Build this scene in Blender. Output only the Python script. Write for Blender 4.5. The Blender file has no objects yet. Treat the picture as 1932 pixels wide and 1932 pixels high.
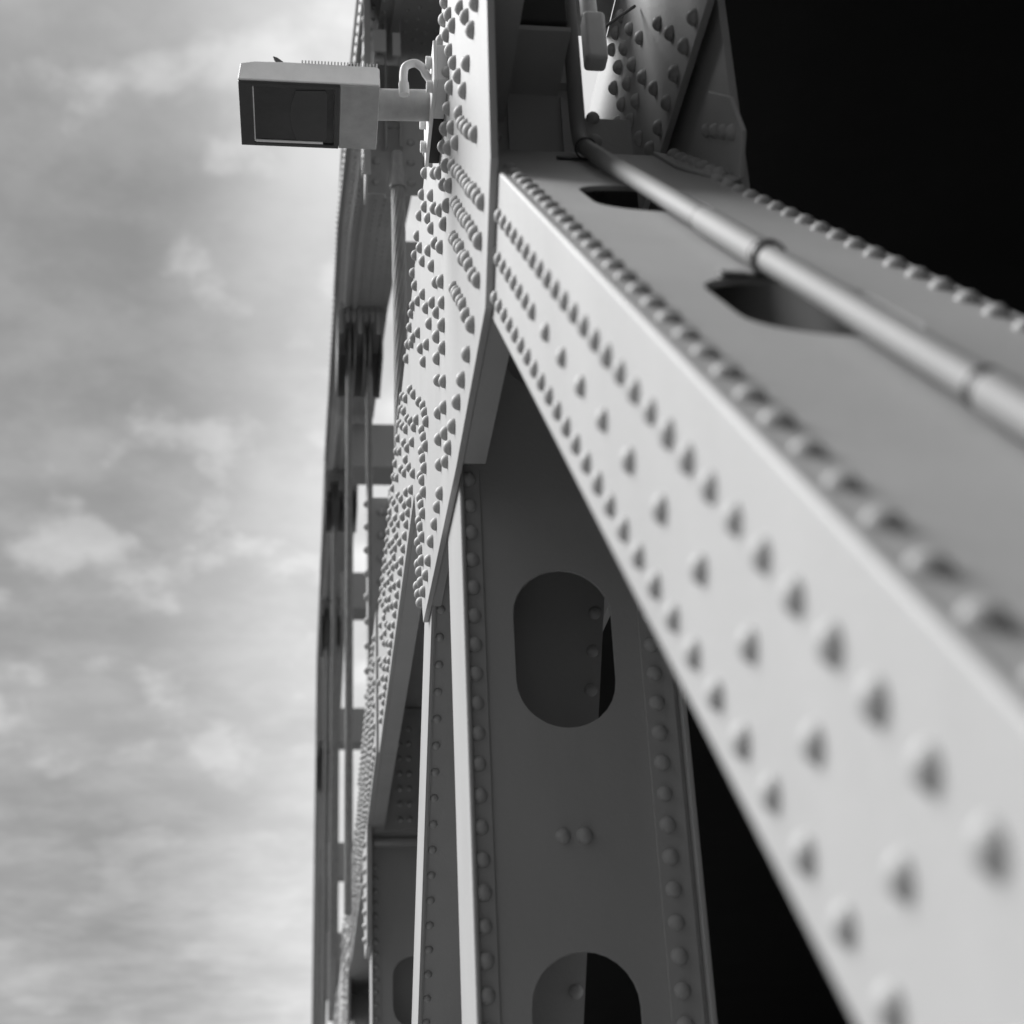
import bpy, bmesh, math, random
from mathutils import Vector, Matrix
random.seed(4)
S = bpy.context.scene
COL = S.collection

# ---------------------------------------------------------------- camera
cam_d = bpy.data.cameras.new('camera'); cam = bpy.data.objects.new('camera', cam_d); COL.objects.link(cam)
RX = (0.99216148, 0.01232042, 0.12435358)
RY = (-0.1170414, 0.4402789, 0.89019987)
RZ = (-0.04378262, -0.89777653, 0.43826976)
M = Matrix(((RX[0], -RX[1], -RX[2], 0), (RY[0], -RY[1], -RY[2], 0), (RZ[0], -RZ[1], -RZ[2], 0), (0, 0, 0, 1)))
cam.matrix_world = M
cam_d.sensor_fit = 'HORIZONTAL'; cam_d.sensor_width = 36.0
cam_d.lens = 36.0 * 2929.37 / 1932.0
cam_d.clip_start = 0.05; cam_d.clip_end = 6000
cam_d.dof.use_dof = True
cam_d.dof.focus_distance = 5.6
cam_d.dof.aperture_fstop = 2.4
S.camera = cam
S.render.resolution_x = 1024; S.render.resolution_y = 1024

# ---------------------------------------------------------------- world
w = bpy.data.worlds.new('World'); S.world = w; w.use_nodes = True
nt = w.node_tree; nt.nodes.clear()
def N(t, **k):
    n = nt.nodes.new(t)
    for a, b in k.items(): setattr(n, a, b)
    return n
def math_node(op, a, b=None, clamp=False):
    n = N('ShaderNodeMath', operation=op); n.use_clamp = clamp
    for i, v in enumerate((a, b)):
        if v is None: continue
        if isinstance(v, (int, float)): n.inputs[i].default_value = v
        else: nt.links.new(v, n.inputs[i])
    return n.outputs[0]
SUN = Vector((-0.56, 0.36, 0.745)).normalized()
sky = N('ShaderNodeTexSky', sky_type='NISHITA', sun_disc=False)
sky.sun_elevation = math.asin(SUN.z); sky.sun_rotation = math.atan2(SUN.x, SUN.y)
sky.air_density = 1.0; sky.dust_density = 3.0
bw = N('ShaderNodeRGBToBW'); nt.links.new(sky.outputs[0], bw.inputs[0])
geo = N('ShaderNodeTexCoord'); sep = N('ShaderNodeSeparateXYZ'); nt.links.new(geo.outputs['Generated'], sep.inputs[0])
zc = math_node('MAXIMUM', sep.outputs[2], 0.02)
zz = math_node('ADD', zc, 0.12)
u = math_node('DIVIDE', sep.outputs[0], zz); v = math_node('DIVIDE', sep.outputs[1], zz)
cmb = N('ShaderNodeCombineXYZ'); nt.links.new(u, cmb.inputs[0]); nt.links.new(v, cmb.inputs[1])
def noise(scale, detail, rough, off, dist=0.0, src=None):
    mp = N('ShaderNodeMapping'); mp.inputs['Location'].default_value = off
    nt.links.new((src or cmb).outputs[0], mp.inputs[0])
    n = N('ShaderNodeTexNoise'); n.inputs['Scale'].default_value = scale; n.inputs['Detail'].default_value = detail
    n.inputs['Roughness'].default_value = rough; n.inputs['Distortion'].default_value = dist
    nt.links.new(mp.outputs[0], n.inputs['Vector']); return n.outputs[0]
zz2 = math_node('ADD', zc, 0.45)
cmb2 = N('ShaderNodeCombineXYZ'); nt.links.new(math_node('DIVIDE', sep.outputs[0], zz2), cmb2.inputs[0]); nt.links.new(math_node('DIVIDE', sep.outputs[1], zz2), cmb2.inputs[1])
def ramp(src, a, b, va, vb):
    m = N('ShaderNodeMapRange', interpolation_type='SMOOTHSTEP')
    nt.links.new(src, m.inputs[0])
    for i, x in zip((1, 2, 3, 4), (a, b, va, vb)): m.inputs[i].default_value = x
    return m.outputs[0]
big = ramp(noise(1.9, 3, 0.5, (3.1, 0.7, 0)), 0.3, 0.7, 0.0, 1.0)
puff = ramp(noise(10.0, 8, 0.50, (5.3, 2.2, 4), 0.1, cmb2), 0.52, 0.64, 0.0, 1.0)
fine = ramp(noise(8.0, 6, 0.6, (1.2, 8.4, 2)), 0.35, 0.7, 0.0, 1.0)
c1 = math_node('ADD', math_node('MULTIPLY', big, 1.4), math_node('MULTIPLY', math_node('MULTIPLY', puff, ramp(sep.outputs[2], 0.20, 0.36, 0.35, 1.0)), 1.9))
c2 = math_node('ADD', c1, math_node('MULTIPLY', fine, 0.9))
# the overcast is brighter straight ahead along the bridge than off to the left
lr = ramp(sep.outputs[0], -0.12, 0.03, 0.0, 4.3)
c3 = math_node('ADD', math_node('ADD', c2, lr), 2.3)
hz = ramp(sep.outputs[2], 0.02, 0.24, 0.9, 0.0)
c4 = math_node('ADD', math_node('ADD', c3, hz), ramp(sep.outputs[2], 0.60, 0.72, 0.0, 1.2))
tot0 = math_node('ADD', math_node('MULTIPLY', bw.outputs[0], 0.25), c4)
back = ramp(sep.outputs[1], -0.60, 0.30, 0.55, 1.0)     # unseen sky behind the camera dimmed to darken faces turned that way
side0 = ramp(sep.outputs[0], -0.85, -0.30, 1.5, 0.0)
side = math_node('ADD', math_node('MULTIPLY', side0, ramp(sep.outputs[2], 0.18, 0.50, -0.30, 1.15)), 1.0)     # unseen sky to the left boosted to light the truss face
tot = math_node('MULTIPLY', math_node('MULTIPLY', tot0, back), side)
bg = N('ShaderNodeBackground'); bg.inputs[1].default_value = 0.08
c5 = N('ShaderNodeCombineColor')
for i in range(3): nt.links.new(tot, c5.inputs[i])
nt.links.new(c5.outputs[0], bg.inputs[0])
out = N('ShaderNodeOutputWorld'); nt.links.new(bg.outputs[0], out.inputs[0])

# ---------------------------------------------------------------- sun
sd = bpy.data.lights.new('sun', 'SUN'); sd.energy = 5.0; sd.angle = math.radians(38); sd.color = (1, 1, 1)
so = bpy.data.objects.new('sun', sd); COL.objects.link(so)
so.rotation_euler = (-SUN).to_track_quat('-Z', 'Y').to_euler()

# ---------------------------------------------------------------- exposure
S.view_settings.view_transform = 'Standard'; S.view_settings.look = 'None'
S.view_settings.exposure = 0.08; S.view_settings.gamma = 1.0; S.view_settings.use_curve_mapping = False

# ---------------------------------------------------------------- materials
def mat(name, val, rough=0.5, var=0.05, nscale=6.0, bump=0.03, bscale=60, spec=0.3, metal=0.0):
    m = bpy.data.materials.new(name); m.use_nodes = True; t = m.node_tree
    b = t.nodes['Principled BSDF']; b.inputs['Roughness'].default_value = rough
    b.inputs['Specular IOR Level'].default_value = spec; b.inputs['Metallic'].default_value = metal
    tc = t.nodes.new('ShaderNodeTexCoord')
    n1 = t.nodes.new('ShaderNodeTexNoise'); n1.inputs['Scale'].default_value = nscale; n1.inputs['Detail'].default_value = 8
    n1.inputs['Roughness'].default_value = 0.65
    mpn = t.nodes.new('ShaderNodeMapping'); mpn.inputs['Scale'].default_value = (1, 1, .35)
    t.links.new(tc.outputs['Object'], mpn.inputs[0]); t.links.new(mpn.outputs[0], n1.inputs['Vector'])
    mr = t.nodes.new('ShaderNodeMapRange'); t.links.new(n1.outputs[0], mr.inputs[0])
    mr.inputs[1].default_value = 0.3; mr.inputs[2].default_value = 0.7
    mr.inputs[3].default_value = val * (1 - var); mr.inputs[4].default_value = val * (1 + var)
    cc = t.nodes.new('ShaderNodeCombineColor')
    for i in range(3): t.links.new(mr.outputs[0], cc.inputs[i])
    t.links.new(cc.outputs[0], b.inputs['Base Color'])
    n2 = t.nodes.new('ShaderNodeTexNoise'); n2.inputs['Scale'].default_value = bscale; n2.inputs['Detail'].default_value = 4
    t.links.new(tc.outputs['Object'], n2.inputs['Vector'])
    bp = t.nodes.new('ShaderNodeBump'); bp.inputs['Strength'].default_value = bump; bp.inputs['Distance'].default_value = 0.01
    t.links.new(n2.outputs[0], bp.inputs['Height']); t.links.new(bp.outputs[0], b.inputs['Normal'])
    return m
PAINT = mat('grey_bridge_paint', 0.42, 0.55, 0.08, 2.2, 0.09, 70)
CONDUIT = mat('conduit_paint', 0.22, 0.6, 0.04, 8.0, 0.03, 120)
ROPE = mat('galvanised_rope', 0.30, 0.5, 0.25, 30, 0.1, 200)
LAMPM = mat('lamp_housing', 0.74, 0.5, 0.08, 12, 0.04, 150)
COVER = mat('lamp_cover_paint', 0.36, 0.6, 0.15, 14, 0.05, 150)
BEZEL = mat('lamp_bezel', 0.045, 0.4, 0.15, 12, 0.03, 150)
GLASS = mat('lamp_glass', 0.022, 0.22, 0.6, 5, 0.05, 14, spec=0.25)
DARK_MAT = mat('dark_rubber_and_gap_shade', 0.04, 0.7, 0.1)  # dark colour also stands in for shade in the lamp mount gap
DECK_SHADE = mat('shade_dark_concrete', 0.012, 0.9, 0.25, 1.0, 0.2, 12)  # near-black base colour stands in for deep shade under the deck
WALK = mat('concrete_walk', 0.32, 0.9, 0.2, 1.0, 0.2, 12)
ASPH = mat('asphalt', 0.04, 0.9, 0.2, 2.0, 0.3, 60)
WATER = mat('river_water', 0.03, 0.25, 0.1, 0.05, 0.4, 0.6)
BIRD = mat('spike_strip', 0.12, 0.5)

# ---------------------------------------------------------------- mesh helpers
class MB:
    def __init__(s): s.v = []; s.f = []; s.smooth = []
    def add(s, vs, fs, sm=False):
        o = len(s.v); s.v += [Vector(p) for p in vs]; s.f += [tuple(i + o for i in f) for f in fs]; s.smooth += [sm] * len(fs); return s
    def box(s, x0, x1, y0, y1, z0, z1, fr=None):
        vs = [(x, y, z) for x in (x0, x1) for y in (y0, y1) for z in (z0, z1)]
        if fr: vs = [fr(*p) for p in vs]
        return s.add(vs, [(0, 1, 3, 2), (4, 6, 7, 5), (0, 4, 5, 1), (2, 3, 7, 6), (0, 2, 6, 4), (1, 5, 7, 3)])
    def tube(s, pts, r, n=16, cap=True):
        pts = [Vector(p) for p in pts]; rings = []
        t = (pts[1] - pts[0]).normalized(); up = Vector((0, 0, 1)) if abs(t.z) < .9 else Vector((1, 0, 0))
        nx = t.cross(up).normalized()
        for i, p in enumerate(pts):
            t = (pts[min(i + 1, len(pts) - 1)] - pts[max(i - 1, 0)]).normalized()
            nx = (nx - t * nx.dot(t)).normalized(); ny = t.cross(nx)
            rr = r[i] if isinstance(r, (list, tuple)) else r
            rings.append([p + (nx * math.cos(a) + ny * math.sin(a)) * rr for a in [2 * math.pi * k / n for k in range(n)]])
        vs = [q for rg in rings for q in rg]; fs = []
        for i in range(len(rings) - 1):
            for k in range(n): fs.append((i * n + k, i * n + (k + 1) % n, (i + 1) * n + (k + 1) % n, (i + 1) * n + k))
        s.add(vs, fs, True)
        if cap:
            s.add(rings[0], [tuple(range(n))[::-1]]); s.add(rings[-1], [tuple(range(n))])
        return s
    def plate(s, outer, holes, fr, t0, t1):
        """outline in 2d (a,b) with holes, between depths t0 and t1; fr(a,b,t) -> 3d"""
        bm = bmesh.new(); loops = [outer] + list(holes); es = []
        for lp in loops:
            vv = [bm.verts.new((a, b, 0)) for a, b in lp]
            es += [bm.edges.new((vv[i], vv[(i + 1) % len(vv)])) for i in range(len(vv))]
        bmesh.ops.triangle_fill(bm, use_beauty=True, use_dissolve=False, edges=es)
        bm.verts.index_update()
        co = [v.co.copy() for v in bm.verts]; fs = [tuple(v.index for v in f.verts) for f in bm.faces]
        edges = [(e.verts[0].index, e.verts[1].index) for e in es if e.is_valid]; bm.free()
        n = len(co)
        s.add([fr(c.x, c.y, t0) for c in co] + [fr(c.x, c.y, t1) for c in co],
              fs + [tuple(i + n for i in f[::-1]) for f in fs] + [(a, b, b + n, a + n) for a, b in edges])
        return s
    def dome(s, c, nrm, r, h=None, n=12, m=4):
        c = Vector(c); nrm = Vector(nrm).normalized(); h = h or r * .92
        q = nrm.to_track_quat('Z', 'Y'); vs = []; fs = []
        for j in range(m):
            ph = (math.pi / 2) * j / m
            for k in range(n):
                a = 2 * math.pi * k / n
                vs.append(c + q @ Vector((r * math.cos(ph) * math.cos(a), r * math.cos(ph) * math.sin(a), h * math.sin(ph))))
        vs.append(c + q @ Vector((0, 0, h)))
        for j in range(m - 1):
            for k in range(n): fs.append((j * n + k, j * n + (k + 1) % n, (j + 1) * n + (k + 1) % n, (j + 1) * n + k))
        for k in range(n): fs.append(((m - 1) * n + k, (m - 1) * n + (k + 1) % n, m * n))
        return s.add(vs, fs, True)
    def build(s, name, material, parent=None, bevel=0.0, seg=2):
        me = bpy.data.meshes.new(name)
        off = parent_loc(parent)
        me.from_pydata([tuple(p - off) for p in s.v], [], s.f)
        me.polygons.foreach_set('use_smooth', s.smooth)
        bm = bmesh.new(); bm.from_mesh(me); bmesh.ops.recalc_face_normals(bm, faces=bm.faces); bm.to_mesh(me); bm.free()
        me.materials.append(material); me.update()
        o = bpy.data.objects.new(name, me); COL.objects.link(o)
        if parent: o.parent = parent
        if bevel:
            b = o.modifiers.new('bevel', 'BEVEL'); b.width = bevel; b.segments = seg; b.limit_method = 'ANGLE'; b.angle_limit = math.radians(50)
            b.use_clamp_overlap = True
        return o
def parent_loc(p):
    v = Vector((0, 0, 0))
    while p: v += p.location; p = p.parent
    return v
def thing(name, loc, label, cat, group=None):
    o = bpy.data.objects.new(name, None); COL.objects.link(o); o.location = loc; o.empty_display_size = .2
    o['label'] = label; o['category'] = cat
    if group: o['group'] = group
    return o
def tag(o, label, cat, group=None):
    o['label'] = label; o['category'] = cat
    if group: o['group'] = group
    return o
def structure(o): o['kind'] = 'structure'; return o

RR = 0.0240
_dome = MB().dome((0, 0, 0), (0, 0, 1), RR, RR * .95, 24, 7)
rivet_me = None
def rivets(parent, lst, r=RR, singles=True, limit=100, flat=1.0):
    """lst of (pos, normal): the nearest to the camera as parts of their own, the rest as one part"""
    global rivet_me
    lst = sorted(lst, key=lambda q: Vector(q[0]).length)
    off = parent_loc(parent)
    if singles:
        if rivet_me is None:
            rivet_me = bpy.data.meshes.new('rivet'); rivet_me.from_pydata([tuple(v) for v in _dome.v], [], _dome.f)
            rivet_me.polygons.foreach_set('use_smooth', [True] * len(_dome.f))
            b = bmesh.new(); b.from_mesh(rivet_me); bmesh.ops.recalc_face_normals(b, faces=b.faces); b.to_mesh(rivet_me); b.free()
            rivet_me.materials.append(PAINT)
        for p, n in lst[:limit]:
            o = bpy.data.objects.new('rivet', rivet_me); COL.objects.link(o); o.parent = parent
            o.rotation_euler = (Vector(n) + Vector([random.uniform(-.05, .05) for _ in range(3)])).to_track_quat('Z', 'Y').to_euler()
            k = r / RR * random.uniform(.94, 1.05)
            o.scale = (k, k, k * flat * random.uniform(.95, 1.04)); o.location = Vector(p) - off
        lst = lst[limit:]
    if lst:
        m = MB()
        for p, n in lst: m.dome(p, n, r, r * .95 * flat, 14 if singles else 8, 5 if singles else 3)
        o = m.build('rivet_rows', PAINT, parent); o['kind'] = 'stuff'

def stadium(ca, cb, wa, wb, n=14):
    """obround, ca/cb centre, wa half width along a, wb half length along b (wb > wa)"""
    r = wa; L = wb - r; pts = []
    for k in range(n + 1): a = math.pi * k / n; pts.append((ca + r * math.cos(a), cb + L + r * math.sin(a)))
    for k in range(n + 1): a = math.pi + math.pi * k / n; pts.append((ca + r * math.cos(a), cb - L + r * math.sin(a)))
    return pts
FX = lambda a, b, t: Vector((t, a, b))            # plates lying in the truss plane: (y, z, x)
ANG = math.radians(44.545); CD, SD = math.cos(ANG), math.sin(ANG)
def FD(dy):                                        # frame of a rising diagonal: x, s along it, o across it
    return lambda x, s, o: Vector((x, CD * s - SD * o + dy, SD * s + CD * o))
TA = (0.669, -0.743); MA = (0.743, 0.669)
def FA(dy):                                        # frame of a falling diagonal: x, t along it, m across it
    return lambda x, t, m: Vector((x, TA[0] * t + MA[0] * m + dy, TA[1] * t + MA[1] * m))

# ---------------------------------------------------------------- setting
structure(MB().box(-1500, 1500, -1500, 3000, -14.2, -14).build('river', WATER))
structure(MB().box(-1.3, 0.30, -30, 90, -1.75, -1.6).build('sidewalk', WALK))
structure(MB().box(1.15, 90, -30, 140, -1.9, -1.7).build('road', ASPH))
structure(MB().box(1.60, 90, -40, 140, 5.0, 5.2).build('upper_deck', DECK_SHADE))

# ---------------------------------------------------------------- truss members
RIV = [(3.05,2.99),(3.11,2.39),(3.16,3),(3.18,2.46),(3.19,2.33),(3.19,2.67),(3.25,2.53),(3.26,2.26),(3.27,2.41),(3.27,3.15),(3.29,3),(3.31,2.78),(3.32,2.59),(3.34,2.33),(3.34,2.48),(3.39,2.66),(3.39,2.86),(3.4,3),(3.4,3.31),(3.41,2.41),(3.41,2.55),(3.42,2.23),(3.45,2.72),(3.47,2.94),(3.48,2.48),(3.48,2.61),(3.52,2.79),(3.52,3.02),(3.52,3.16),(3.53,2.33),(3.54,2.67),(3.55,2.22),(3.56,2.54),(3.59,2.86),(3.6,2.41),(3.6,2.6),(3.61,2.74),(3.62,3.45),(3.63,3.31),(3.65,3.02),(3.67,2.47),(3.67,2.66),(3.67,2.8),(3.67,2.93),(3.7,2.23),(3.72,3.59),(3.73,2.53),(3.73,2.86),(3.73,3.45),(3.74,2.73),(3.75,3.32),(3.76,3.17),(3.77,3.03),(3.79,2.58),(3.81,2.79),(3.81,3.59),(3.82,3.74),(3.84,2.24),(3.84,2.63),(3.84,3.46),(3.86,3.33),(3.87,3.18),(3.88,3.04),(3.9,3.74),(3.93,3.61),(3.94,3.46),(3.97,3.19),(3.97,3.34),(3.98,3.04),(4,2.25),(4.01,3.75),(4.03,3.61),(4.04,3.47),(4.06,3.34),(4.08,3.2),(4.09,3.05),(4.15,2.26),(4.18,3.48),(4.21,3.35),(4.23,2.84),(4.23,3.06),(4.23,3.21),(4.24,2.76),(4.24,2.93),(4.25,2.68),(4.26,2.27),(4.26,2.37),(4.26,2.56),(4.27,2.47),(4.4,3.5),(4.43,3.22),(4.43,3.37),(4.44,2.94),(4.45,2.85),(4.45,3.07),(4.46,2.77),(4.47,2.69),(4.48,2.27),(4.48,2.47),(4.48,2.57),(4.49,2.38),(4.52,3.65),(4.54,3.51),(4.56,3.38),(4.58,3.23),(4.59,3.08),(4.6,2.28),(4.69,3.52),(4.69,3.83),(4.71,3.39),(4.73,2.28),(4.74,3.09),(4.79,3.81),(4.83,3.68),(4.88,3.09),(4.88,3.25),(4.89,2.29),(4.95,3.83),(4.98,2.82),(4.99,3.54),(5.01,3.4),(5.03,2.28),(5.04,2.75),(5.04,2.89),(5.05,3.12),(5.1,3.84),(5.11,2.96),(5.11,3.69),(5.12,2.7),(5.12,2.83),(5.16,2.28),(5.18,2.63),(5.18,2.77),(5.18,3.26),(5.19,2.9),(5.23,2.83),(5.24,2.57),(5.24,2.71),(5.25,3.85),(5.28,3.55),(5.3,2.5),(5.3,3.41),(5.31,2.28),(5.31,2.64),(5.32,2.77),(5.32,3.1),(5.36,2.43),(5.37,2.7),(5.38,2.58),(5.4,3.86),(5.42,2.5),(5.42,3.72),(5.43,2.37),(5.45,2.64),(5.48,3.11),(5.49,2.31),(5.49,2.44),(5.52,2.58),(5.53,3.86),(5.55,2.5),(5.57,2.38),(5.57,3.56),(5.57,3.72),(5.62,3.31),(5.63,2.44),(5.63,3.16),(5.67,3.745),(5.68,3.6),(5.74,3),(5.76,3.16),(5.78,3.745),(5.82,3.45),(5.85,3.31),(5.89,3),(5.92,3.745),(5.99,3.16),(6.01,3),(6.04,3.745),(6.07,3.45),(6.09,3.31),(6.11,3),(6.15,3.6),(6.17,3.45),(6.2,3.31),(6.23,3),(6.23,3.16),(6.27,3.6),(6.3,3.45),(6.33,3.31),(6.35,3),(6.36,3.16),(6.38,3.745),(6.41,3.6),(6.48,3.16),(6.49,3),(6.5,3.745),(6.56,3.45),(6.6,3.31),(6.62,3),(6.64,3.745),(6.66,3.6),(6.75,3),(6.76,3.16),(6.79,3.745),(6.84,3.45),(6.87,3.31),(6.89,3),(6.93,3.745),(6.94,3.6),(6.98,3.45),(7.01,3.31),(7.03,3),(7.03,3.16),(7.06,3.745),(7.09,3.45),(7.15,3),(7.15,3.31),(7.21,3.745),(7.22,3.6),(7.23,3.45),(7.26,3.31),(7.28,3),(7.29,3.16),(7.34,3.745),(7.38,3.45),(7.39,3.31),(7.42,3),(7.47,3.6),(7.47,3.745),(7.5,3.45),(7.52,3.31),(7.55,3.16),(7.56,3),(7.62,3.745),(7.64,3.45),(7.67,3.31),(7.69,3),(7.71,3.745),(7.74,3.6),(7.78,3.45),(7.81,3),(7.81,3.31),(7.84,3.16),(7.87,3.745),(7.9,3.45),(7.94,3),(7.94,3.31),(7.99,3.745),(8.03,3.6),(8.06,3),(8.09,3.16),(8.13,3.745),(8.15,3.45),(8.18,3.31),(8.22,3),(8.27,3.745),(8.28,3.6),(8.31,3.31),(8.31,3.45),(8.35,3),(8.35,3.16),(8.4,3.745),(8.41,3.6),(8.42,3.45),(8.47,3.31),(8.48,3),(8.48,3.16),(8.54,3.745),(8.59,3.6),(8.62,3),(8.65,3.16),(8.7,3.745),(8.73,3.45),(8.79,3),(8.83,3.31),(8.87,3.745),(8.91,3.6),(8.95,3),(8.97,3.16),(9.11,3.45),(9.14,3.31)]
INNER = [(3.83,3.73),(3.4,3.29),(3.06,2.99),(3.73,3.58),(3.92,3.74),(3.29,3.15),(3.62,3.44),(3.17,2.99),(3.83,3.59),(4.0,3.74),(3.74,3.44),(3.93,3.6),(3.29,3.0),(3.63,3.29),(3.83,3.44),(4.02,3.59),(3.52,3.15),(3.4,2.99),(3.74,3.29),(3.93,3.44),(3.83,3.29),(4.02,3.44),(3.52,3.0),(3.93,3.29),(3.75,3.15),(3.63,3.01)]
PAN = 7.2
NL = (-1, 0, 0)
GUS = [(2.87, 3.87), (2.87, 2.83), (2.94, 2.39), (3.16, 2.11), (4.0, 2.11), (5.42, 2.20), (5.79, 2.94), (5.79, 3.87)]
gus_riv = [p for p in RIV if p[0] < 5.79 ]
chord_riv = [p for p in RIV if p[0] >= 5.80]

def gusset(k, label):
    dy = PAN * k
    g = thing('gusset_plate', (0.41, 4.3 + dy, 3.0), label, 'gusset plate', 'gusset plates along the truss')
    x0 = .40 if k == 0 else .384
    poly = [(y + dy, z) for y, z in GUS]
    if k == 1: poly = [(9.41, 3.90), (9.41, 2.95), (11.15, 2.94), (11.2, 2.10), (11.72, 2.10), (12.1, 2.94), (12.99, 2.94), (12.99, 3.90)]
    elif k: poly = [(9.41 + PAN * (k - 1), 3.90), (9.41 + PAN * (k - 1), 2.95), (2.94 + dy, 2.92), (3.16 + dy, 2.30)] + poly[4:6] + [(5.79 + dy, 2.94), (5.79 + dy, 3.90)]
    MB().plate(poly, [], FX, x0, .4195).build('outer_plate', PAINT, g, .0025)
    # stiffening angle along the lower free edge
    if k != 1: MB().box(.4205, .485, 3.10 + dy, 3.98 + dy, 2.115, 2.135).build('edge_angle', PAINT, g)
    if k != 1: MB().box(.4205, .455, 3.99 + dy, 5.40 + dy, 2.20, 2.215).build('edge_angle', PAINT, g)
    lst = [((x0, y + dy, z), NL) for y, z in gus_riv]
    if k:
        lst += [((x0, 9.5 + PAN * (k - 1) + .14 * i, z), NL) for i in range(4) for z in (3.745, 3.6, 3.45, 3.31, 3.16, 3.0)]
        if k == 1:
            lst = [((x0, 9.5 + .145 * i + (.0, .07, .03, .09, .05, .02)[j] + random.uniform(-.02, .02), z), NL) for i in range(24) for j, z in enumerate((3.745, 3.6, 3.45, 3.31, 3.16, 3.0))]
            lst += [((x0, y, 2.16 + .1 * i + (.05 if y > 11.5 else 0)), NL) for y in (11.36, 11.6) for i in range(8)]
        lst = [q for q in lst if q[0][1] < 5.7 + dy]
    rivets(g, lst, singles=(k < 2))
    return g
gusset(0, 'large riveted gusset plate carrying the floodlight, nearest along the truss')
gusset(1, 'second riveted gusset plate, smaller, beyond the one with the floodlight')
gusset(2, 'third riveted gusset plate far down the truss near the bottom edge')
gusset(3, 'farthest tiny blurred gusset plate at the bottom of the truss')

def chord(y0, y1, label, riv, single, x0=.4005):   # noqa
    c = thing('chord_girder', (0.7, (y0 + y1) / 2, 3.4), label, 'girder', 'lengths of the riveted top chord')
    MB().box(x0, .4200, y0, y1, 2.93, 3.87).build('side_plate', PAINT, c, .002)
    MB().box(.986, 1.006, y0, y1, 2.93, 3.87).build('side_plate', PAINT, c, .002)
    a = MB()
    for x, d, z, e in ((.421, .09, 2.931, .012), (.421, .09, 3.857, .012)):
        if True:
            a.box(min(x, x + d), max(x, x + d), y0, y1, z, z + e)
    a.build('corner_angle', PAINT, c)
    ya = max(y0, 4.55) if y1 > 4.75 else y0
    yb = y1
    if y1 < 4.75 or y0 > 9.4: MB().box(.422, .984, max(ya, 11.3) if y0 > 9.4 else ya, min(yb, 2.5) if y1 < 4.75 else yb, 2.914, 2.929).build('bottom_cover', PAINT, c)
    MB().box(.422, .984, ya, yb, 3.871, 3.883).build('top_cover', PAINT, c)
    if riv: rivets(c, riv, singles=single)
    return c
def rows(y0, y1, x=.4005):
    out = []; y = y0
    while y < y1:
        for i, z in enumerate((3.745, 3.6, 3.45, 3.31, 3.16, 3.0)): out.append(((x, y + (.0, .05, .1, .02, .12, .07)[i] + random.uniform(-.03, .03), z), NL))
        y += .14
    return out
cn = chord(-9.0, 2.868, 'near length of riveted chord passing overhead above the frame edge', rows(-2.0, 2.8), False)
c0 = chord(2.872, 9.408, 'riveted chord length running from the floodlight gusset to the second gusset', [((.4005, y, z), NL) for y, z in chord_riv], True, .4205)
MB().box(.422, .984, 3.78, 4.08, 3.871, 3.883).box(.422, .80, 4.081, 4.549, 3.871, 3.883).build('top_cover', PAINT, c0)  # pieces added to cut the sunlight reaching the inner side plate
MB().box(.4005, .4200, 5.795, 9.405, 2.93, 3.87).build('outer_cover_plate', PAINT, c0, .002)
# rivets on the inner face of the far side plate
rivets(c0, [((.985, y, z), NL) for y, z in INNER], singles=True, limit=60)
chord(9.412, 13.0, 'chord length behind the second gusset, between ropes and perforated post', None, False, .4205)
chord(13.004, 20.2, 'distant chord length just past the second gusset plate', rows(13.1, 16.5), False)
chord(20.204, 42, 'farthest chord length, blurred at the lower edge', None, False)

# diaphragm and fittings inside the first node
dia = thing('diaphragm_plate', (.7, 3.33, 2.6), 'dark riveted diaphragm with a recessed panel inside the chord behind the first gusset', 'steel plate')
MB().box(.422, .70, 3.33, 3.345, 2.55, 3.86).build('web', PAINT, dia)
MB().box(.7005, .85, 3.33, 3.345, 2.55, 2.86).build('lower_web', PAINT, dia)
MB().box(.505, .513, 3.315, 3.329, 2.56, 2.92).box(.655, .663, 3.315, 3.329, 2.56, 2.92).build('stiffener', PAINT, dia)
MB().box(.50, .65, 3.08, 3.329, 2.935, 2.95).build('shelf', PAINT, dia)
MB().box(.50, .70, 3.30, 3.329, 2.955, 3.10).build('upper_plate', PAINT, dia)
for o_ in dia.children:
    for v_ in o_.data.vertices: v_.co = (v_.co + Vector((.7, 3.33, 2.6))) * 1.035 - Vector((.7, 3.33, 2.6))
rivets(dia, [((x, 3.446, z), (0, -1, 0)) for x in (.484, .771) for z in (2.712, 2.795, 2.877, 2.96)], r=.021)

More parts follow.
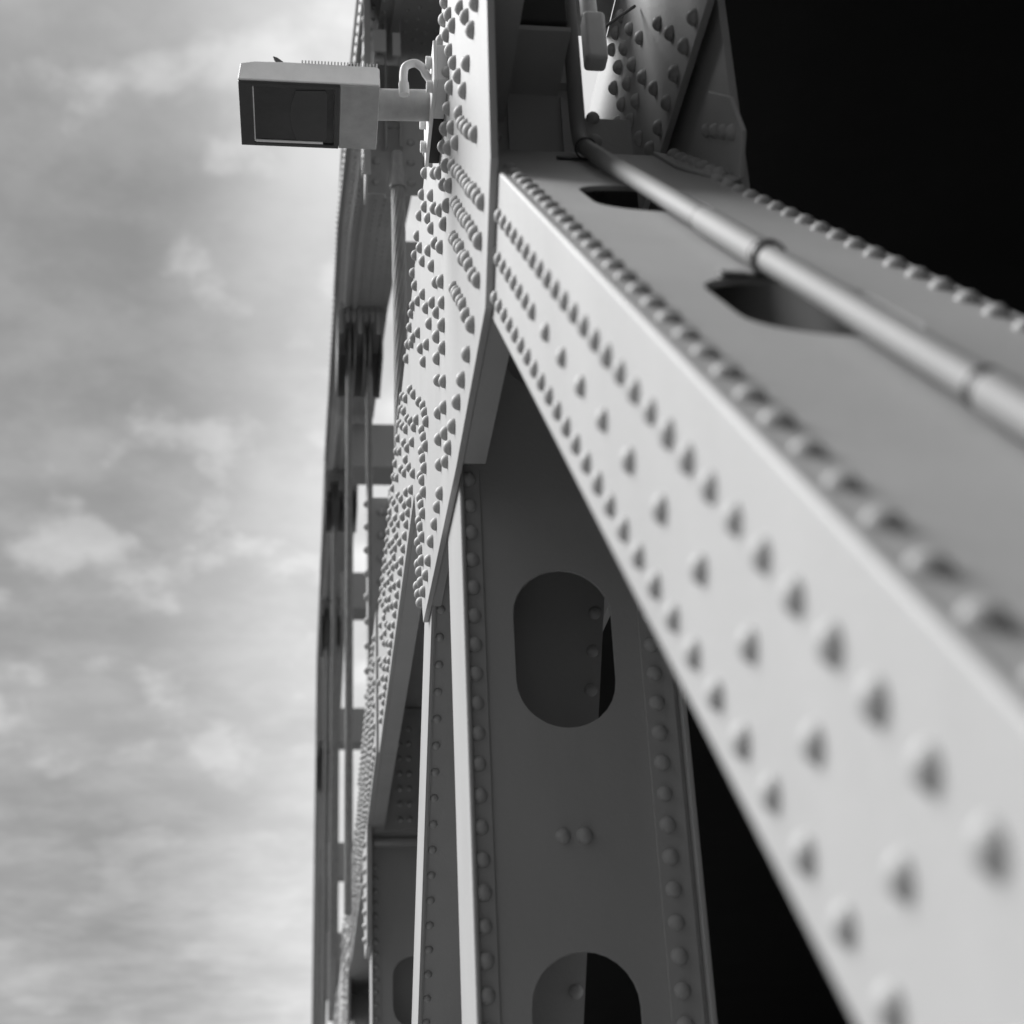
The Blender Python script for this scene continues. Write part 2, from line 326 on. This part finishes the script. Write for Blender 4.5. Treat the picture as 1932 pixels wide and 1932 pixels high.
def diagonal_up(k, label):
    dy = PAN * k; fr = FD(dy)
    d = thing('truss_diagonal', fr(.7, 0, -.56), label, 'steel beam', 'box diagonals of the truss')
    s0, s1 = -2.6, 4.40
    FXS = lambda a, b, t: fr(t, a, b)
    MB().box(.4206, .436, s0, s1, -.745, -.389, fr).build('side_plate', PAINT, d, .0068, 4)
    MB().box(.995, 1.010, s0, s1, -.745, -.394, fr).build('side_plate', PAINT, d, .003)
    holes = []
    s = 3.38
    while s > -2.2: holes.append(stadium(.701, s, .129, .226)); s -= 1.22
    MB().plate([(.4365, s0), (.9945, s0), (.9945, s1), (.4365, s1)], holes, lambda a, b, t: fr(a, b, t), -.405, -.393).build('perforated_top_plate', PAINT, d)
    MB().plate([(.4365, s0), (.9945, s0), (.9945, s1), (.4365, s1)], [[(a, b + .12) for a, b in h] for h in holes[1:]], lambda a, b, t: fr(a, b, t), -.744, -.732).build('bottom_plate', PAINT, d)
    for x in (.5, .93):
        MB().box(x - .004, x + .004, s0, s1, -.4455, -.4055, fr).build('inner_angle', PAINT, d)
    nT = Vector((0, -SD, CD)); lst = []
    rr = []
    t = -.4655
    while t < 3.80:
        rr.append((t, -.485)); rr.append((t, -.680)); t += .1065
    rr += [(3.02 + .105 * i, -.581) for i in range(8)]
    t = .935 - 5 * .2095
    while t < 2.95: rr.append((t, -.581)); t += .2095
    lst += [(fr(.4206, a, b), NL) for a, b in rr]
    side = [q for q in lst]
    top = []
    for i in range(-12, 36):
        top.append((fr(.463, 2.533 - .105 * 22 + .105 * i + .0, -.393), nT))
        top.append((fr(.967, 2.536 - .105 * 22 + .105 * i, -.393), nT))
    top = [q for q in top if (q[0] - fr(.7, 0, -.393)).dot(Vector((0, CD, SD))) < 4.1]
    if k == 0:
        vis = [q for q in side + top if q[0].y > .2]
        rivets(d, [q for q in vis if q[1] is NL], r=.0192, limit=60, flat=.78)
        rivets(d, [q for q in vis if q[1] is not NL and q[0].x < .7], r=.0185, limit=20, flat=.75)
        rivets(d, [q for q in vis if q[1] is not NL and q[0].x > .7], r=.0205, limit=20, flat=.85)
    else: rivets(d, side + top, singles=False)
    return d
diagonal_up(0, 'big blurred pale box diagonal with oval holes and a conduit, nearest the camera')
diagonal_up(2, 'distant box diagonal rising to the third gusset at the bottom edge')

def post(k, label):
    dy = PAN * k
    p = thing('truss_post', (.72, 4.05 + dy, -1.6), label, 'steel column', 'vertical posts of the truss')
    z0, z1 = -1.55, 2.90
    MB().box(.4206, .437, 4.13 + dy, 4.54 + dy, z0, z1).build('side_plate', PAINT, p, .009, 4)
    MB().box(1.0375, 1.054, 4.13 + dy, 4.54 + dy, z0, z1).build('side_plate', PAINT, p, .004, 2)
    holes = []
    z = 1.616 + 1.108 if k != 1 else 1.80
    while z > -1.2: holes.append(stadium(.716, z, .145, .244)); z -= 1.108
    MB().plate([(.4375, z0), (1.037, z0), (1.037, z1), (.4375, z1)], holes, lambda a, b, t: Vector((a, t, b)), 4.165 + dy, 4.177 + dy).build('perforated_plate', PAINT, p, .0015)
    MB().box(.4375, .486, 4.155 + dy, 4.1645 + dy, z0, z1).build('angle_leg', PAINT, p, .0015)
    MB().box(.938, 1.026, 4.155 + dy, 4.1645 + dy, z0, z1).build('angle_leg', PAINT, p, .0015)
    MB().plate([(.4375, z0), (.66 + .115 * (z0 + .2), z0), (.795 + .115 * (z1 - .92), z1), (.4375, z1)], [], lambda a, b, t: Vector((a, t, b)), 4.47 + dy, 4.482 + dy).build('back_plate', PAINT, p)  # added plate darkens the box; its slanted edge stands in for the diagonal behind
    if k == 0: rivets(p, [((.765 + .115 * (zz_ - .92), 4.47, zz_), (0, -1, 0)) for zz_ in [-.2 + .128 * q_ for q_ in range(21)]], r=.021, limit=16)
    lst = []
    for i in range(-24, 15):
        z = 1.442 + i * .0888
        lst.append(((.452, 4.155 + dy, z), (0, -1, 0))); lst.append(((.972, 4.155 + dy, z), (0, -1, 0)))
    lst += [((x, 4.165 + dy, 1.062 - 1.108 * j), (0, -1, 0)) for x in (.679, .739) for j in (0, 1)]
    if k:
        MB().box(.4375, .984, 4.03 + dy, 4.045 + dy, 2.905, 3.855).build('top_plate', PAINT, p)
        MB().box(.57, .78, 4.018 + dy, 4.0295 + dy, 2.93, 3.80).build('splice_plate', PAINT, p)
        MB().box(.44, .98, 3.99 + dy, 4.017 + dy, 2.80, 2.83).build('ledge', PAINT, p)
        lst += [((x, 4.018 + dy, 3.0 + .115 * i), (0, -1, 0)) for x in (.63, .70) for i in range(7)]
    rivets(p, lst, r=.0232, singles=(k == 0), limit=84)
    return p
post(0, 'upright steel post with oval holes and two rivet rows, lower centre')
post(1, 'dark upright post under the second gusset plate')
post(2, 'far upright post under the third gusset plate')

def diagonal_down(k, label):
    dy = PAN * k; fr = FA(dy)
    d = thing('truss_diagonal', fr(.7, 3, 5.55), label, 'steel beam', 'box diagonals of the truss')
    t0, t1 = .98, 7.4
    MB().box(.4206, .434, t0, t1, 5.375, 5.715, fr).build('side_plate', PAINT, d, .002)
    MB().box(.4345, .4375, t0, t1, 5.377, 5.40, fr).build('flange_lip', PAINT, d)
    MB().box(1.036, 1.050, t0, t1, 5.375, 5.715, fr).build('side_plate', PAINT, d, .002)
    MB().box(.438, 1.0355, t0, t1, 5.388, 5.400, fr).build('cover_plate', PAINT, d)
    MB().box(.438, 1.0355, t0, t1, 5.69, 5.702, fr).build('back_plate', PAINT, d)
    n = -Vector((0, MA[0], MA[1]))
    lst = []
    for i in range(-5, 40):
        t = 2.008 + .1088 * i
        lst.append((fr(.4565 if False else .4550, t, 5.388), n)); lst.append((fr(1.010, t, 5.388), n))
    rivets(d, lst, r=.0165, singles=(k == 0), limit=90)
    return d
diagonal_down(0, 'dark diagonal with one bright flange and round rivets, left of the perforated post')
diagonal_down(2, 'faint diagonal going down from the third gusset')

# far side gusset + post seen behind the big diagonal
fg = thing('gusset_plate', (1.05, 3.2, 2.1), 'plain grey plate behind the top end of the big diagonal, in half shadow', 'gusset plate')
MB().plate([(2.985, 3.9), (2.995, 2.10), (5.5, 2.10), (5.6, 3.9)], [], FX, 1.030, 1.052).build('plate', PAINT, fg, .003)
sp = thing('splice_angle', (1.0, 3.2, 2.55), 'small bent splice plate with fat rivets at the far corner of the big diagonal', 'bracket')
fr0 = FD(0)
MB().plate([(.915, 4.05), (.985, 3.72), (1.022, 3.78), (1.022, 4.20), (.93, 4.42)], [], lambda a, b, t: fr0(a, b, t), -.392, -.383).build('lower_leg', PAINT, sp, .002)
MB().plate([(3.78, -.383), (4.25, -.383), (4.18, -.20), (3.95, -.20), (3.80, -.27)], [], lambda a, b, t: fr0(t, a, b), 1.0165, 1.0285).build('upright_leg', PAINT, sp, .002)
nT0 = Vector((0, -SD, CD))
rivets(sp, [(fr0(.965 + .003 * i, 4.30 - .075 * i, -.383), nT0) for i in range(7)] + [(fr0(1.0165, 4.15 - .09 * i, -.30 + .006 * i), NL) for i in range(4)], r=.020)

# stub post standing on the chord
sb = thing('stub_post', (.5, 11.95, 3.88), 'short riveted post standing up on the chord between the wire ropes', 'post')
MB().box(.42, .434, 11.80, 12.1, 3.88, 6.03).build('flange', PAINT, sb, .002)
m = MB(); z = 3.9
while z < 5.85: m.box(.4345, .452, 11.93, 11.95, z, z + .07); z += .22
m.build('batten', PAINT, sb)
MB().box(.4525, .60, 11.90, 11.915, 3.88, 5.98).build('web', PAINT, sb)
MB().box(.6005, .612, 11.82, 12.0, 3.88, 6.02).build('flange', PAINT, sb)
rivets(sb, [((.42, 11.86, 5.9 - .215 * i), NL) for i in range(10)] + [((.535, 11.90, 5.84 - .215 * i), (0, -1, 0)) for i in range(10)], r=.035)

# ---------------------------------------------------------------- conduit along the big diagonal
cd = thing('conduit_pipe', fr0(.695, 2, -.357), 'pale round conduit clamped along the big diagonal, bending upward at its top', 'pipe')
OC = -.361; XC = .695
p = [fr0(XC, s, OC) for s in [-2.4 + .25 * i for i in range(26)]] ; p = [q for q in p if q.y < 3.18]
sB = 4.33; corner = fr0(XC + .008, sB, OC)
A0 = fr0(XC + .004, sB - .09, OC); up = Vector((0, 0, 1)); B0 = corner + up * .10
arc = []
for i in range(9):
    t = i / 8; arc.append(A0 * (1 - t) ** 2 + corner * 2 * t * (1 - t) + B0 * t * t)
MB().tube(p + arc + [B0 + up * .8, B0 + up * 3], .0222, 28).build('pipe', CONDUIT, cd)
def sleeve(a, b, r, name='coupling'):
    MB().tube([fr0(XC, a, OC), fr0(XC, b, OC)], r, 28).build(name, CONDUIT, cd, .002)
sleeve(2.80, 2.40, .0252); sleeve(1.50, 1.12, .0252)
for s_ in (1.505, 2.805, 1.52):
    MB().tube([fr0(XC, s_, OC), fr0(XC, s_ + .006, OC)], .0245, 28).build('joint_ring', BEZEL, cd)
for s in (2.37, 4.17):
    q = thing('pipe_clamp', fr0(XC, s, -.39), 'dark ring clamp holding the conduit ' + ('midway down the big diagonal' if s < 3 else 'at its upper bend'), 'clamp', 'clamps on the conduit')
    ring = MB(); ringp = []
    nb = 28
    for j in range(nb):
        a0 = 2 * math.pi * j / nb; a1 = 2 * math.pi * (j + 1) / nb
        vs = []
        for a in (a0, a1):
            for rr_ in (.0250, .0295):
                for ds in (-.008, .008): vs.append(fr0(XC + rr_ * math.cos(a), s + ds, OC + rr_ * math.sin(a)))
        ring.add(vs, [(0, 1, 3, 2), (4, 6, 7, 5), (0, 4, 5, 1), (2, 3, 7, 6), (0, 2, 6, 4), (1, 5, 7, 3)])
    ring.build('ring', BEZEL, q)
    MB().box(XC - .03, XC + .03, s - .012, s + .012, -.392, OC - .0250, fr0).build('foot', BEZEL, q, .002)
    MB().box(XC - .075, XC - .031, s - .014, s + .014, -.392, -.384, fr0).build('base_tab', BEZEL, q, .002)

jb = thing('conduit_fitting', (.80, 3.5, 3.2), 'grey conduit elbow fitting hanging inside the chord at the top edge', 'fitting')
MB().box(.775, .842, 3.47, 3.54, 3.215, 3.40).build('body', LAMPM, jb, .014, 4)
MB().tube([(.800, 3.505, 3.40), (.792, 3.505, 4.6)], .026, 20).build('pipe', LAMPM, jb)
wr = MB().tube([(.843, 3.5, 3.36), (.90, 3.55, 3.45), (.97, 3.6, 3.55)], .005, 8).build('loose_wire', DARK_MAT)
tag(wr, 'thin dark wire stretched right of the conduit elbow at the top edge', 'wire')
jx = thing('junction_box', (.60, 3.3, 3.1), 'dark box with a short stub pipe above the recessed diaphragm panel', 'box')
MB().box(.523, .675, 3.23, 3.41, 3.11, 3.30).build('box', DARK_MAT, jx, .006)
MB().tube([(.636, 3.21, 3.33), (.636, 3.21, 3.52)], .011, 12).build('stub_pipe', CONDUIT, jx)

# ---------------------------------------------------------------- floodlight
L = thing('floodlight', (.36, 4.04, 3.5), 'rectangular floodlight with a finned top, bolted out from the first gusset', 'floodlight')
X0, X1, Y0, Y1, Z0 = -.268, .183, 3.875, 4.185, 3.425
fz = lambda a, b, t: Vector((a, t, b))
# housing: tapered shell, open below
prof = [(X0, Z0), (X0 + .004, Z0 + .105), (X0 + .05, Z0 + .124), (X0 + .16, Z0 + .130), (X1 - .01, Z0 + .122), (X1, Z0 + .108), (X1, Z0)]
hm = MB().plate(prof, [], fz, Y0, Y1)
for q in hm.v:                     # sides lean inward towards the top
    h = (q.z - Z0) / .13
    q.y = q.y + (.055 if q.y < 4.0 else -.05) * max(0, h) ** 1.3
hm.build('housing', LAMPM, L, .006, 3)
fins = MB()
for i in range(24):
    x = X1 - .008 - i * .0105
    fins.box(x - .0024, x + .0024, Y0 + .052, Y1 - .05, Z0 + .10, Z0 + .136)
fins.build('cooling_fin', LAMPM, L)
MB().plate([(X0 + .002, Y0 + .003), (X1 - .128, Y0 + .003), (X1 - .128, Y1 - .003), (X0 + .002, Y1 - .003)], [[(X0 + .045, Y0 + .018), (X1 - .145, Y0 + .018), (X1 - .145, Y1 - .018), (X0 + .045, Y1 - .018)]],
           lambda a, b, t: Vector((a, b, t)), Z0 - .012, Z0 - .0005).build('bezel', BEZEL, L, .002)
MB().box(X0 + .046, X1 - .146, Y0 + .019, Y1 - .019, Z0 - .0055, Z0 - .001).build('lens', GLASS, L)
MB().plate([(-.085, Y0 + .035), (.008, Y0 + .030), (.015, Y0 + .045), (.015, Y1 - .045), (.008, Y1 - .030), (-.085, Y1 - .035), (-.10, Y1 - .10), (-.105, Y0 + .15), (-.10, Y0 + .10)], [], lambda a, b, t: Vector((a, b, t)), Z0 - .0072, Z0 - .0056).build('reflector', BEZEL, L)
MB().box(X0 + .046, X0 + .049, Y0 + .019, Y1 - .022, Z0 - .009, Z0 - .0056).box(X0 + .05, X1 - .18, Y1 - .029, Y1 - .019, Z0 - .009, Z0 - .0056).build('lens_rim', LAMPM, L)
MB().box(X1 - .1275, X1 - .001, Y0 + .003, Y1 - .003, Z0 - .010, Z0 - .0005).build('gear_cover', COVER, L, .003)
MB().tube([(.095, Y0 + .12, Z0 + .11), (.095, Y0 + .12, Z0 + .160), (.095, Y0 + .12, Z0 + .173)], [.036, .034, .022], 20).build('photocell', BEZEL, L)
MB().tube([(X1 - .002, 4.05, 3.497), (.352, 4.05, 3.503)], .052, 28).build('arm', COVER, L)
MB().box(.352, .364, 3.83, 4.27, 3.42, 3.585).build('mounting_plate', LAMPM, L, .003)
MB().box(.3645, .3995, 3.84, 4.03, 3.43, 3.575).build('spacer_block', LAMPM, L, .002)
MB().box(.3645, .3995, 4.035, 4.26, 3.43, 3.575).build('gap_shade_block', DARK_MAT, L, .002)  # dark block in place of the shaded open gap behind the plate
for y in (3.90, 4.20):
    for z in (3.452, 3.553):
        MB().tube([(.352, y, z), (.333, y, z)], .021, 6).build('bolt', LAMPM, L, .002)
fl = [(.352, 3.93, 3.50), (.335, 3.93, 3.53), (.325, 3.92, 3.545), (.30, 3.92, 3.565), (.27, 3.925, 3.555), (.262, 3.93, 3.525), (.262, 3.935, 3.47), (.264, 3.94, 3.455)]
def smooth(pts, n=6):
    P_ = [Vector(q) for q in pts]; o = []
    for i in range(len(P_) - 1):
        a = P_[max(i - 1, 0)]; b = P_[i]; c = P_[i + 1]; d_ = P_[min(i + 2, len(P_) - 1)]
        for j in range(n):
            t = j / n; o.append(.5 * ((2 * b) + (c - a) * t + (2 * a - 5 * b + 4 * c - d_) * t * t + (3 * b - a - 3 * c + d_) * t ** 3))
    return o + [P_[-1]]
MB().tube(smooth(fl), .0135, 16).build('flexible_cable', LAMPM, L)
MB().tube([(.2615, 3.933, 3.49), (.264, 3.941, 3.448)], .017, 16).build('cable_gland', LAMPM, L, .002)
MB().plate([(-.162, 3.588), (-.148, 3.583), (-.128, 3.566), (-.150, 3.560), (-.158, 3.575)], [], fz, 3.944, 3.950).build('bent_tab', BIRD, L)

# ---------------------------------------------------------------- arch rib, hanger brackets, ropes
RIB = [(-6, 5.4), (0, 6.1), (4, 6.75), (7.6, 7.43), (10, 8.1), (12, 8.8), (14.2, 9.43), (16.9, 9.62), (20.6, 10.8), (24, 11.05), (27.3, 11.55), (31, 11.67), (36, 11.55), (46, 10.85), (60, 10.0), (80, 7.0)]
def lerp(xs, y):
    for (a, p_), (b, q_) in zip(xs, xs[1:]):
        if a <= y <= b: return p_ + (q_ - p_) * (y - a) / (b - a)
    return xs[-1][1]
def ribx(y): return lerp([(-6, .30), (7.6, .265), (10, .204), (12, .166), (14.2, .16), (16.9, .125), (20.6, .11), (24, .09), (31, .035), (40, .04), (80, .05)], y)
def ribr(y): return lerp([(-6, .82), (11, .78), (12.2, .77), (16.9, .68), (20.6, .60), (31, .59), (80, .60)], y)
rib = thing('arch_rib', (.4, 12, 7), 'long riveted steel rib arching overhead along the left, against the sky', 'arch')
def ribband(quad, name):
    # quad: four corners (side 0 left / 1 right, dx, dz)
    m = MB(); vs = []; fs = []
    for y, z in RIB:
        for sd_, dx, dz in quad: vs.append(((ribr(y) if sd_ else ribx(y)) + dx, y, z + dz))
    for i in range(len(RIB) - 1):
        for j in range(4): fs.append((4 * i + j, 4 * i + (j + 1) % 4, 4 * i + 4 + (j + 1) % 4, 4 * i + 4 + j))
    fs += [(3, 2, 1, 0), tuple(4 * (len(RIB) - 1) + j for j in range(4))]
    return m.add(vs, fs).build(name, PAINT, rib)
ribband([(0, .015, .14), (0, .125, .02), (0, .14, .02), (0, .03, .14)], 'lower_side_plate')
ribband([(0, 0, .13), (0, .0145, .13), (0, .0145, .45), (0, 0, .45)], 'side_plate')
ribband([(0, .105, -.004), (0, .155, -.004), (0, .155, .0195), (0, .105, .0195)], 'flange_angle')
ribband([(0, -.012, .11), (0, .0, .11), (0, .0, .21), (0, -.012, .21)], 'edge_angle')
ribband([(1, -.018, .0), (1, 0, .0), (1, 0, .95), (1, -.018, .95)], 'side_plate')
ribband([(0, .156, .02), (1, -.0185, .02), (1, -.0185, .035), (0, .156, .035)], 'soffit_plate')
ribband([(0, .0146, .92), (1, -.0185, .92), (1, -.0185, .935), (0, .0146, .935)], 'top_plate')
ribband([(0, .19, -.014), (0, .24, -.014), (0, .24, .0195), (0, .19, .0195)], 'inner_angle')
def ribat(y):
    for (a, p_), (b, q_) in zip(RIB, RIB[1:]):
        if a <= y <= b: return p_ + (q_ - p_) * (y - a) / (b - a)
rl = []; y = 6.2
while y < 26:
    z = ribat(y); x = ribx(y)
    rl.append(((x - .012, y, z + .16), NL)); rl.append(((x + .07, y + .05, z + .076), (-.75, 0, -.65)))
    rl.append(((x + .13, y, z - .004), (0, 0, -1)))
    if not 14 < y < 15.3:
        for j, dx in enumerate((.29, .36, .43, .50)): rl.append(((x + dx, y + (.07 if j % 2 else 0), z + .02), (0, 0, -1)))
    y += .14
rivets(rib, rl, r=.015, singles=False)

BR = [(7.6, .268, .36 + .5, 6.06, 7.6, .36, 'huge dark hanger bracket behind the floodlight arm, holding the thick rope'),
      (14.2, .19, .68, 8.83, 9.42, .9, 'second hanger bracket, black boxlike hollow under a comb of stiffener ends'),
      (20.6, .107, .589, 10.2, 10.78, .9, 'third hanger bracket under the rib, above the stub post'),
      (27.3, .08, .485, 10.72, 11.54, .9, 'fourth hanger bracket, small and dark, left of the twin ropes'),
      (36.0, .045, .51, 10.49, 11.53, .9, 'fifth hanger bracket, tiny and blurred low on the rib')]
for i, (y, xa, xb, zb, zt, dp, lab) in enumerate(BR):
    b = thing('hanger_bracket', ((xa + xb) / 2, y, zb), lab, 'bracket', 'hanger brackets under the arch rib')
    T = .016
    MB().box(xa, xa + T, y, y + dp, zb, zt).build('side_plate', PAINT, b)
    MB().box(xb - T, xb, y, y + dp, zb, zt).build('side_plate', PAINT, b)
    xm = (xa + xb) / 2
    if i == 0:
        MB().box(.395, .515, y + .29, y + .30, zb + .01, zb + .62).build('slot_back', PAINT, b)
        MB().box(xa + T + .001, .40, y + .25, y + .262, zb + .01, zb + .62).build('front_plate', PAINT, b)
        MB().box(.51, xb - T - .001, y + .25, y + .262, zb + .01, zb + .62).build('front_plate', PAINT, b)
        MB().box(.398, .410, y + .20, y + .249, zb + .35, zt).box(.492, .504, y + .20, y + .249, zb + .35, zt).build('rope_guide', PAINT, b)
        MB().box(xa + T + .001, xb - T - .001, y + dp + .43, y + dp + .45, zb + .6, zt).build('back_plate', PAINT, b)
        MB().box(xa, xa + T, y + dp + .001, y + dp + .45, zb + .58, zt).build('deep_side', PAINT, b); MB().box(xb - T, xb, y + dp + .001, y + dp + .45, zb + .58, zt).build('deep_side', PAINT, b)
        MB().box(xa, xb, y + .263, y + dp + .45, zb + .56, zb + .579).build('floor_plate', PAINT, b)
        MB().box(xa + .05, xa + .13, y - .02, y - .005, 6.98, 7.16).box(xa + .17, xa + .22, y - .02, y - .005, 6.95, 7.14).build('tab', PAINT, b)
        rivets(b, [((xa, y + .05, zb + .12 + .16 * j), NL) for j in range(10)] +
               [((x, y + .25, zb + .10 + .16 * j), (0, -1, 0)) for x in (.34, .56, .66) for j in range(3)], r=.026)
        MB().box(xa - .012, xa + .03, y + .001, y + .02, zb - .03, zt).build('edge_flange', PAINT, b)
    else:
        MB().box(xa + T + .001, xb - T - .001, y + dp - .02, y + dp, zb, zt).build('back_plate', PAINT, b)
        MB().box(xa + T + .001, xb - T - .001, y + .02, y + dp - .03, zt - .03, zt).build('top_plate', PAINT, b)
        f = MB()
        for j in range(7):
            x = xa + .04 + (xb - xa - .09) * j / 6; dz = .32 if j in (0, 3, 6) else .17
            f.box(x - .017, x + .017, y - .02, y + .02, zt - dz, zt + .05)
        f.box(xa + .02, xb - .02, y + .021, y + .03, zt - .02, zt + .03)
        f.build('stiffener_comb', PAINT, b)
        for q in (.33, .66):
            x = xa + (xb - xa) * q; MB().box(x - .035, x - .02, y + .1, y + dp - .03, zb + .02, zt - .04).box(x + .02, x + .035, y + .1, y + dp - .03, zb + .02, zt - .04).build('rope_guide', PAINT, b)

def rope(x, y, ztop, zbot, r, label, seg=1.0):
    t = thing('wire_rope', (x, y, zbot), label, 'wire rope', 'hanger ropes between rib and chord')
    m = MB(); ns = 12
    n = int((ztop - zbot) / (.05 * seg))
    for k in range(ns):
        pts = []
        for i in range(n + 1):
            z = zbot + (ztop - zbot) * i / n; a = 2 * math.pi * (k / ns + (z - zbot) / (r * 40))
            pts.append((x + r * .76 * math.cos(a), y + r * .76 * math.sin(a), z))
        m.tube(pts, r * .24, 7, False)
    m.tube([(x, y, zbot), (x, y, ztop)], r * .74, 12)
    m.build('strands', ROPE, t)
    s = MB().tube([(x, y, ztop - .02), (x, y, ztop + .05), (x, y, ztop + .17), (x, y, ztop + .19), (x, y, ztop + .25)], [r * 1.25, r * 1.3, r * .95, r * 1.0, r * .9], 18)
    s.build('socket', ROPE, t)
    return t
rope(.462, 7.62, 5.95, 3.1, .042, 'thickest twisted wire rope, hanging just left of the first gusset')
rope(.322, 14.5, 9.1, 3.0, .036, 'left rope of the middle pair hanging from the second bracket')
rope(.536, 14.5, 9.1, 3.0, .036, 'right rope of the middle pair, passing left of the stub post')
rope(.255, 21.1, 10.7, 3.0, .038, 'left rope hanging from the third bracket, thin and blurred', 2)
rope(.50, 21.1, 10.7, 3.0, .038, 'right rope hanging from the third bracket, hidden behind a nearer rope', 2)
rope(.203, 27.6, 11.3, 3.0, .042, 'leftmost thin rope hanging from the fourth bracket', 2)
rope(.41, 27.6, 11.3, 3.0, .042, 'right rope hanging from the fourth bracket', 2)
rope(.15, 36.3, 11.3, 3.0, .046, 'faint farthest rope hanging from the fifth bracket', 3)

for i, (y0, y1, zb, zt, lab) in enumerate([(11.9, 12.35, 7.95, 8.66, 'nearest dark cross beam seen between thick rope and gusset'),
        (17.0, 17.5, 8.97, 9.57, 'second cross beam from the rib, just above the stub post'),
        (22.0, 22.5, 9.17, 9.76, 'third cross beam from the rib, beside the twin ropes'),
        (28.0, 28.5, 8.97, 9.63, 'fourth cross beam, between two tall bright gaps'),
        (36.0, 36.5, 8.30, 9.1, 'fifth cross beam, low down and blurred'),
        (46.0, 46.6, 7.2, 9.0, 'farthest cross beam at the foot of the rib')]):
    xl = ribx(y0) + .27 if y0 > 14 else ribr(y0) - .03
    c = thing('cross_beam', (6, y0, zb), lab, 'beam', 'cross beams between the arch ribs')
    MB().box(xl, 14, y0, y0 + .02, zb, zt).build('web', PAINT, c)
    MB().box(xl, 14, y0 + .021, y1, zb, zb + .02).build('bottom_flange', PAINT, c)
    MB().box(xl, 14, y0 + .021, y1, zt - .02, zt).build('top_flange', PAINT, c)
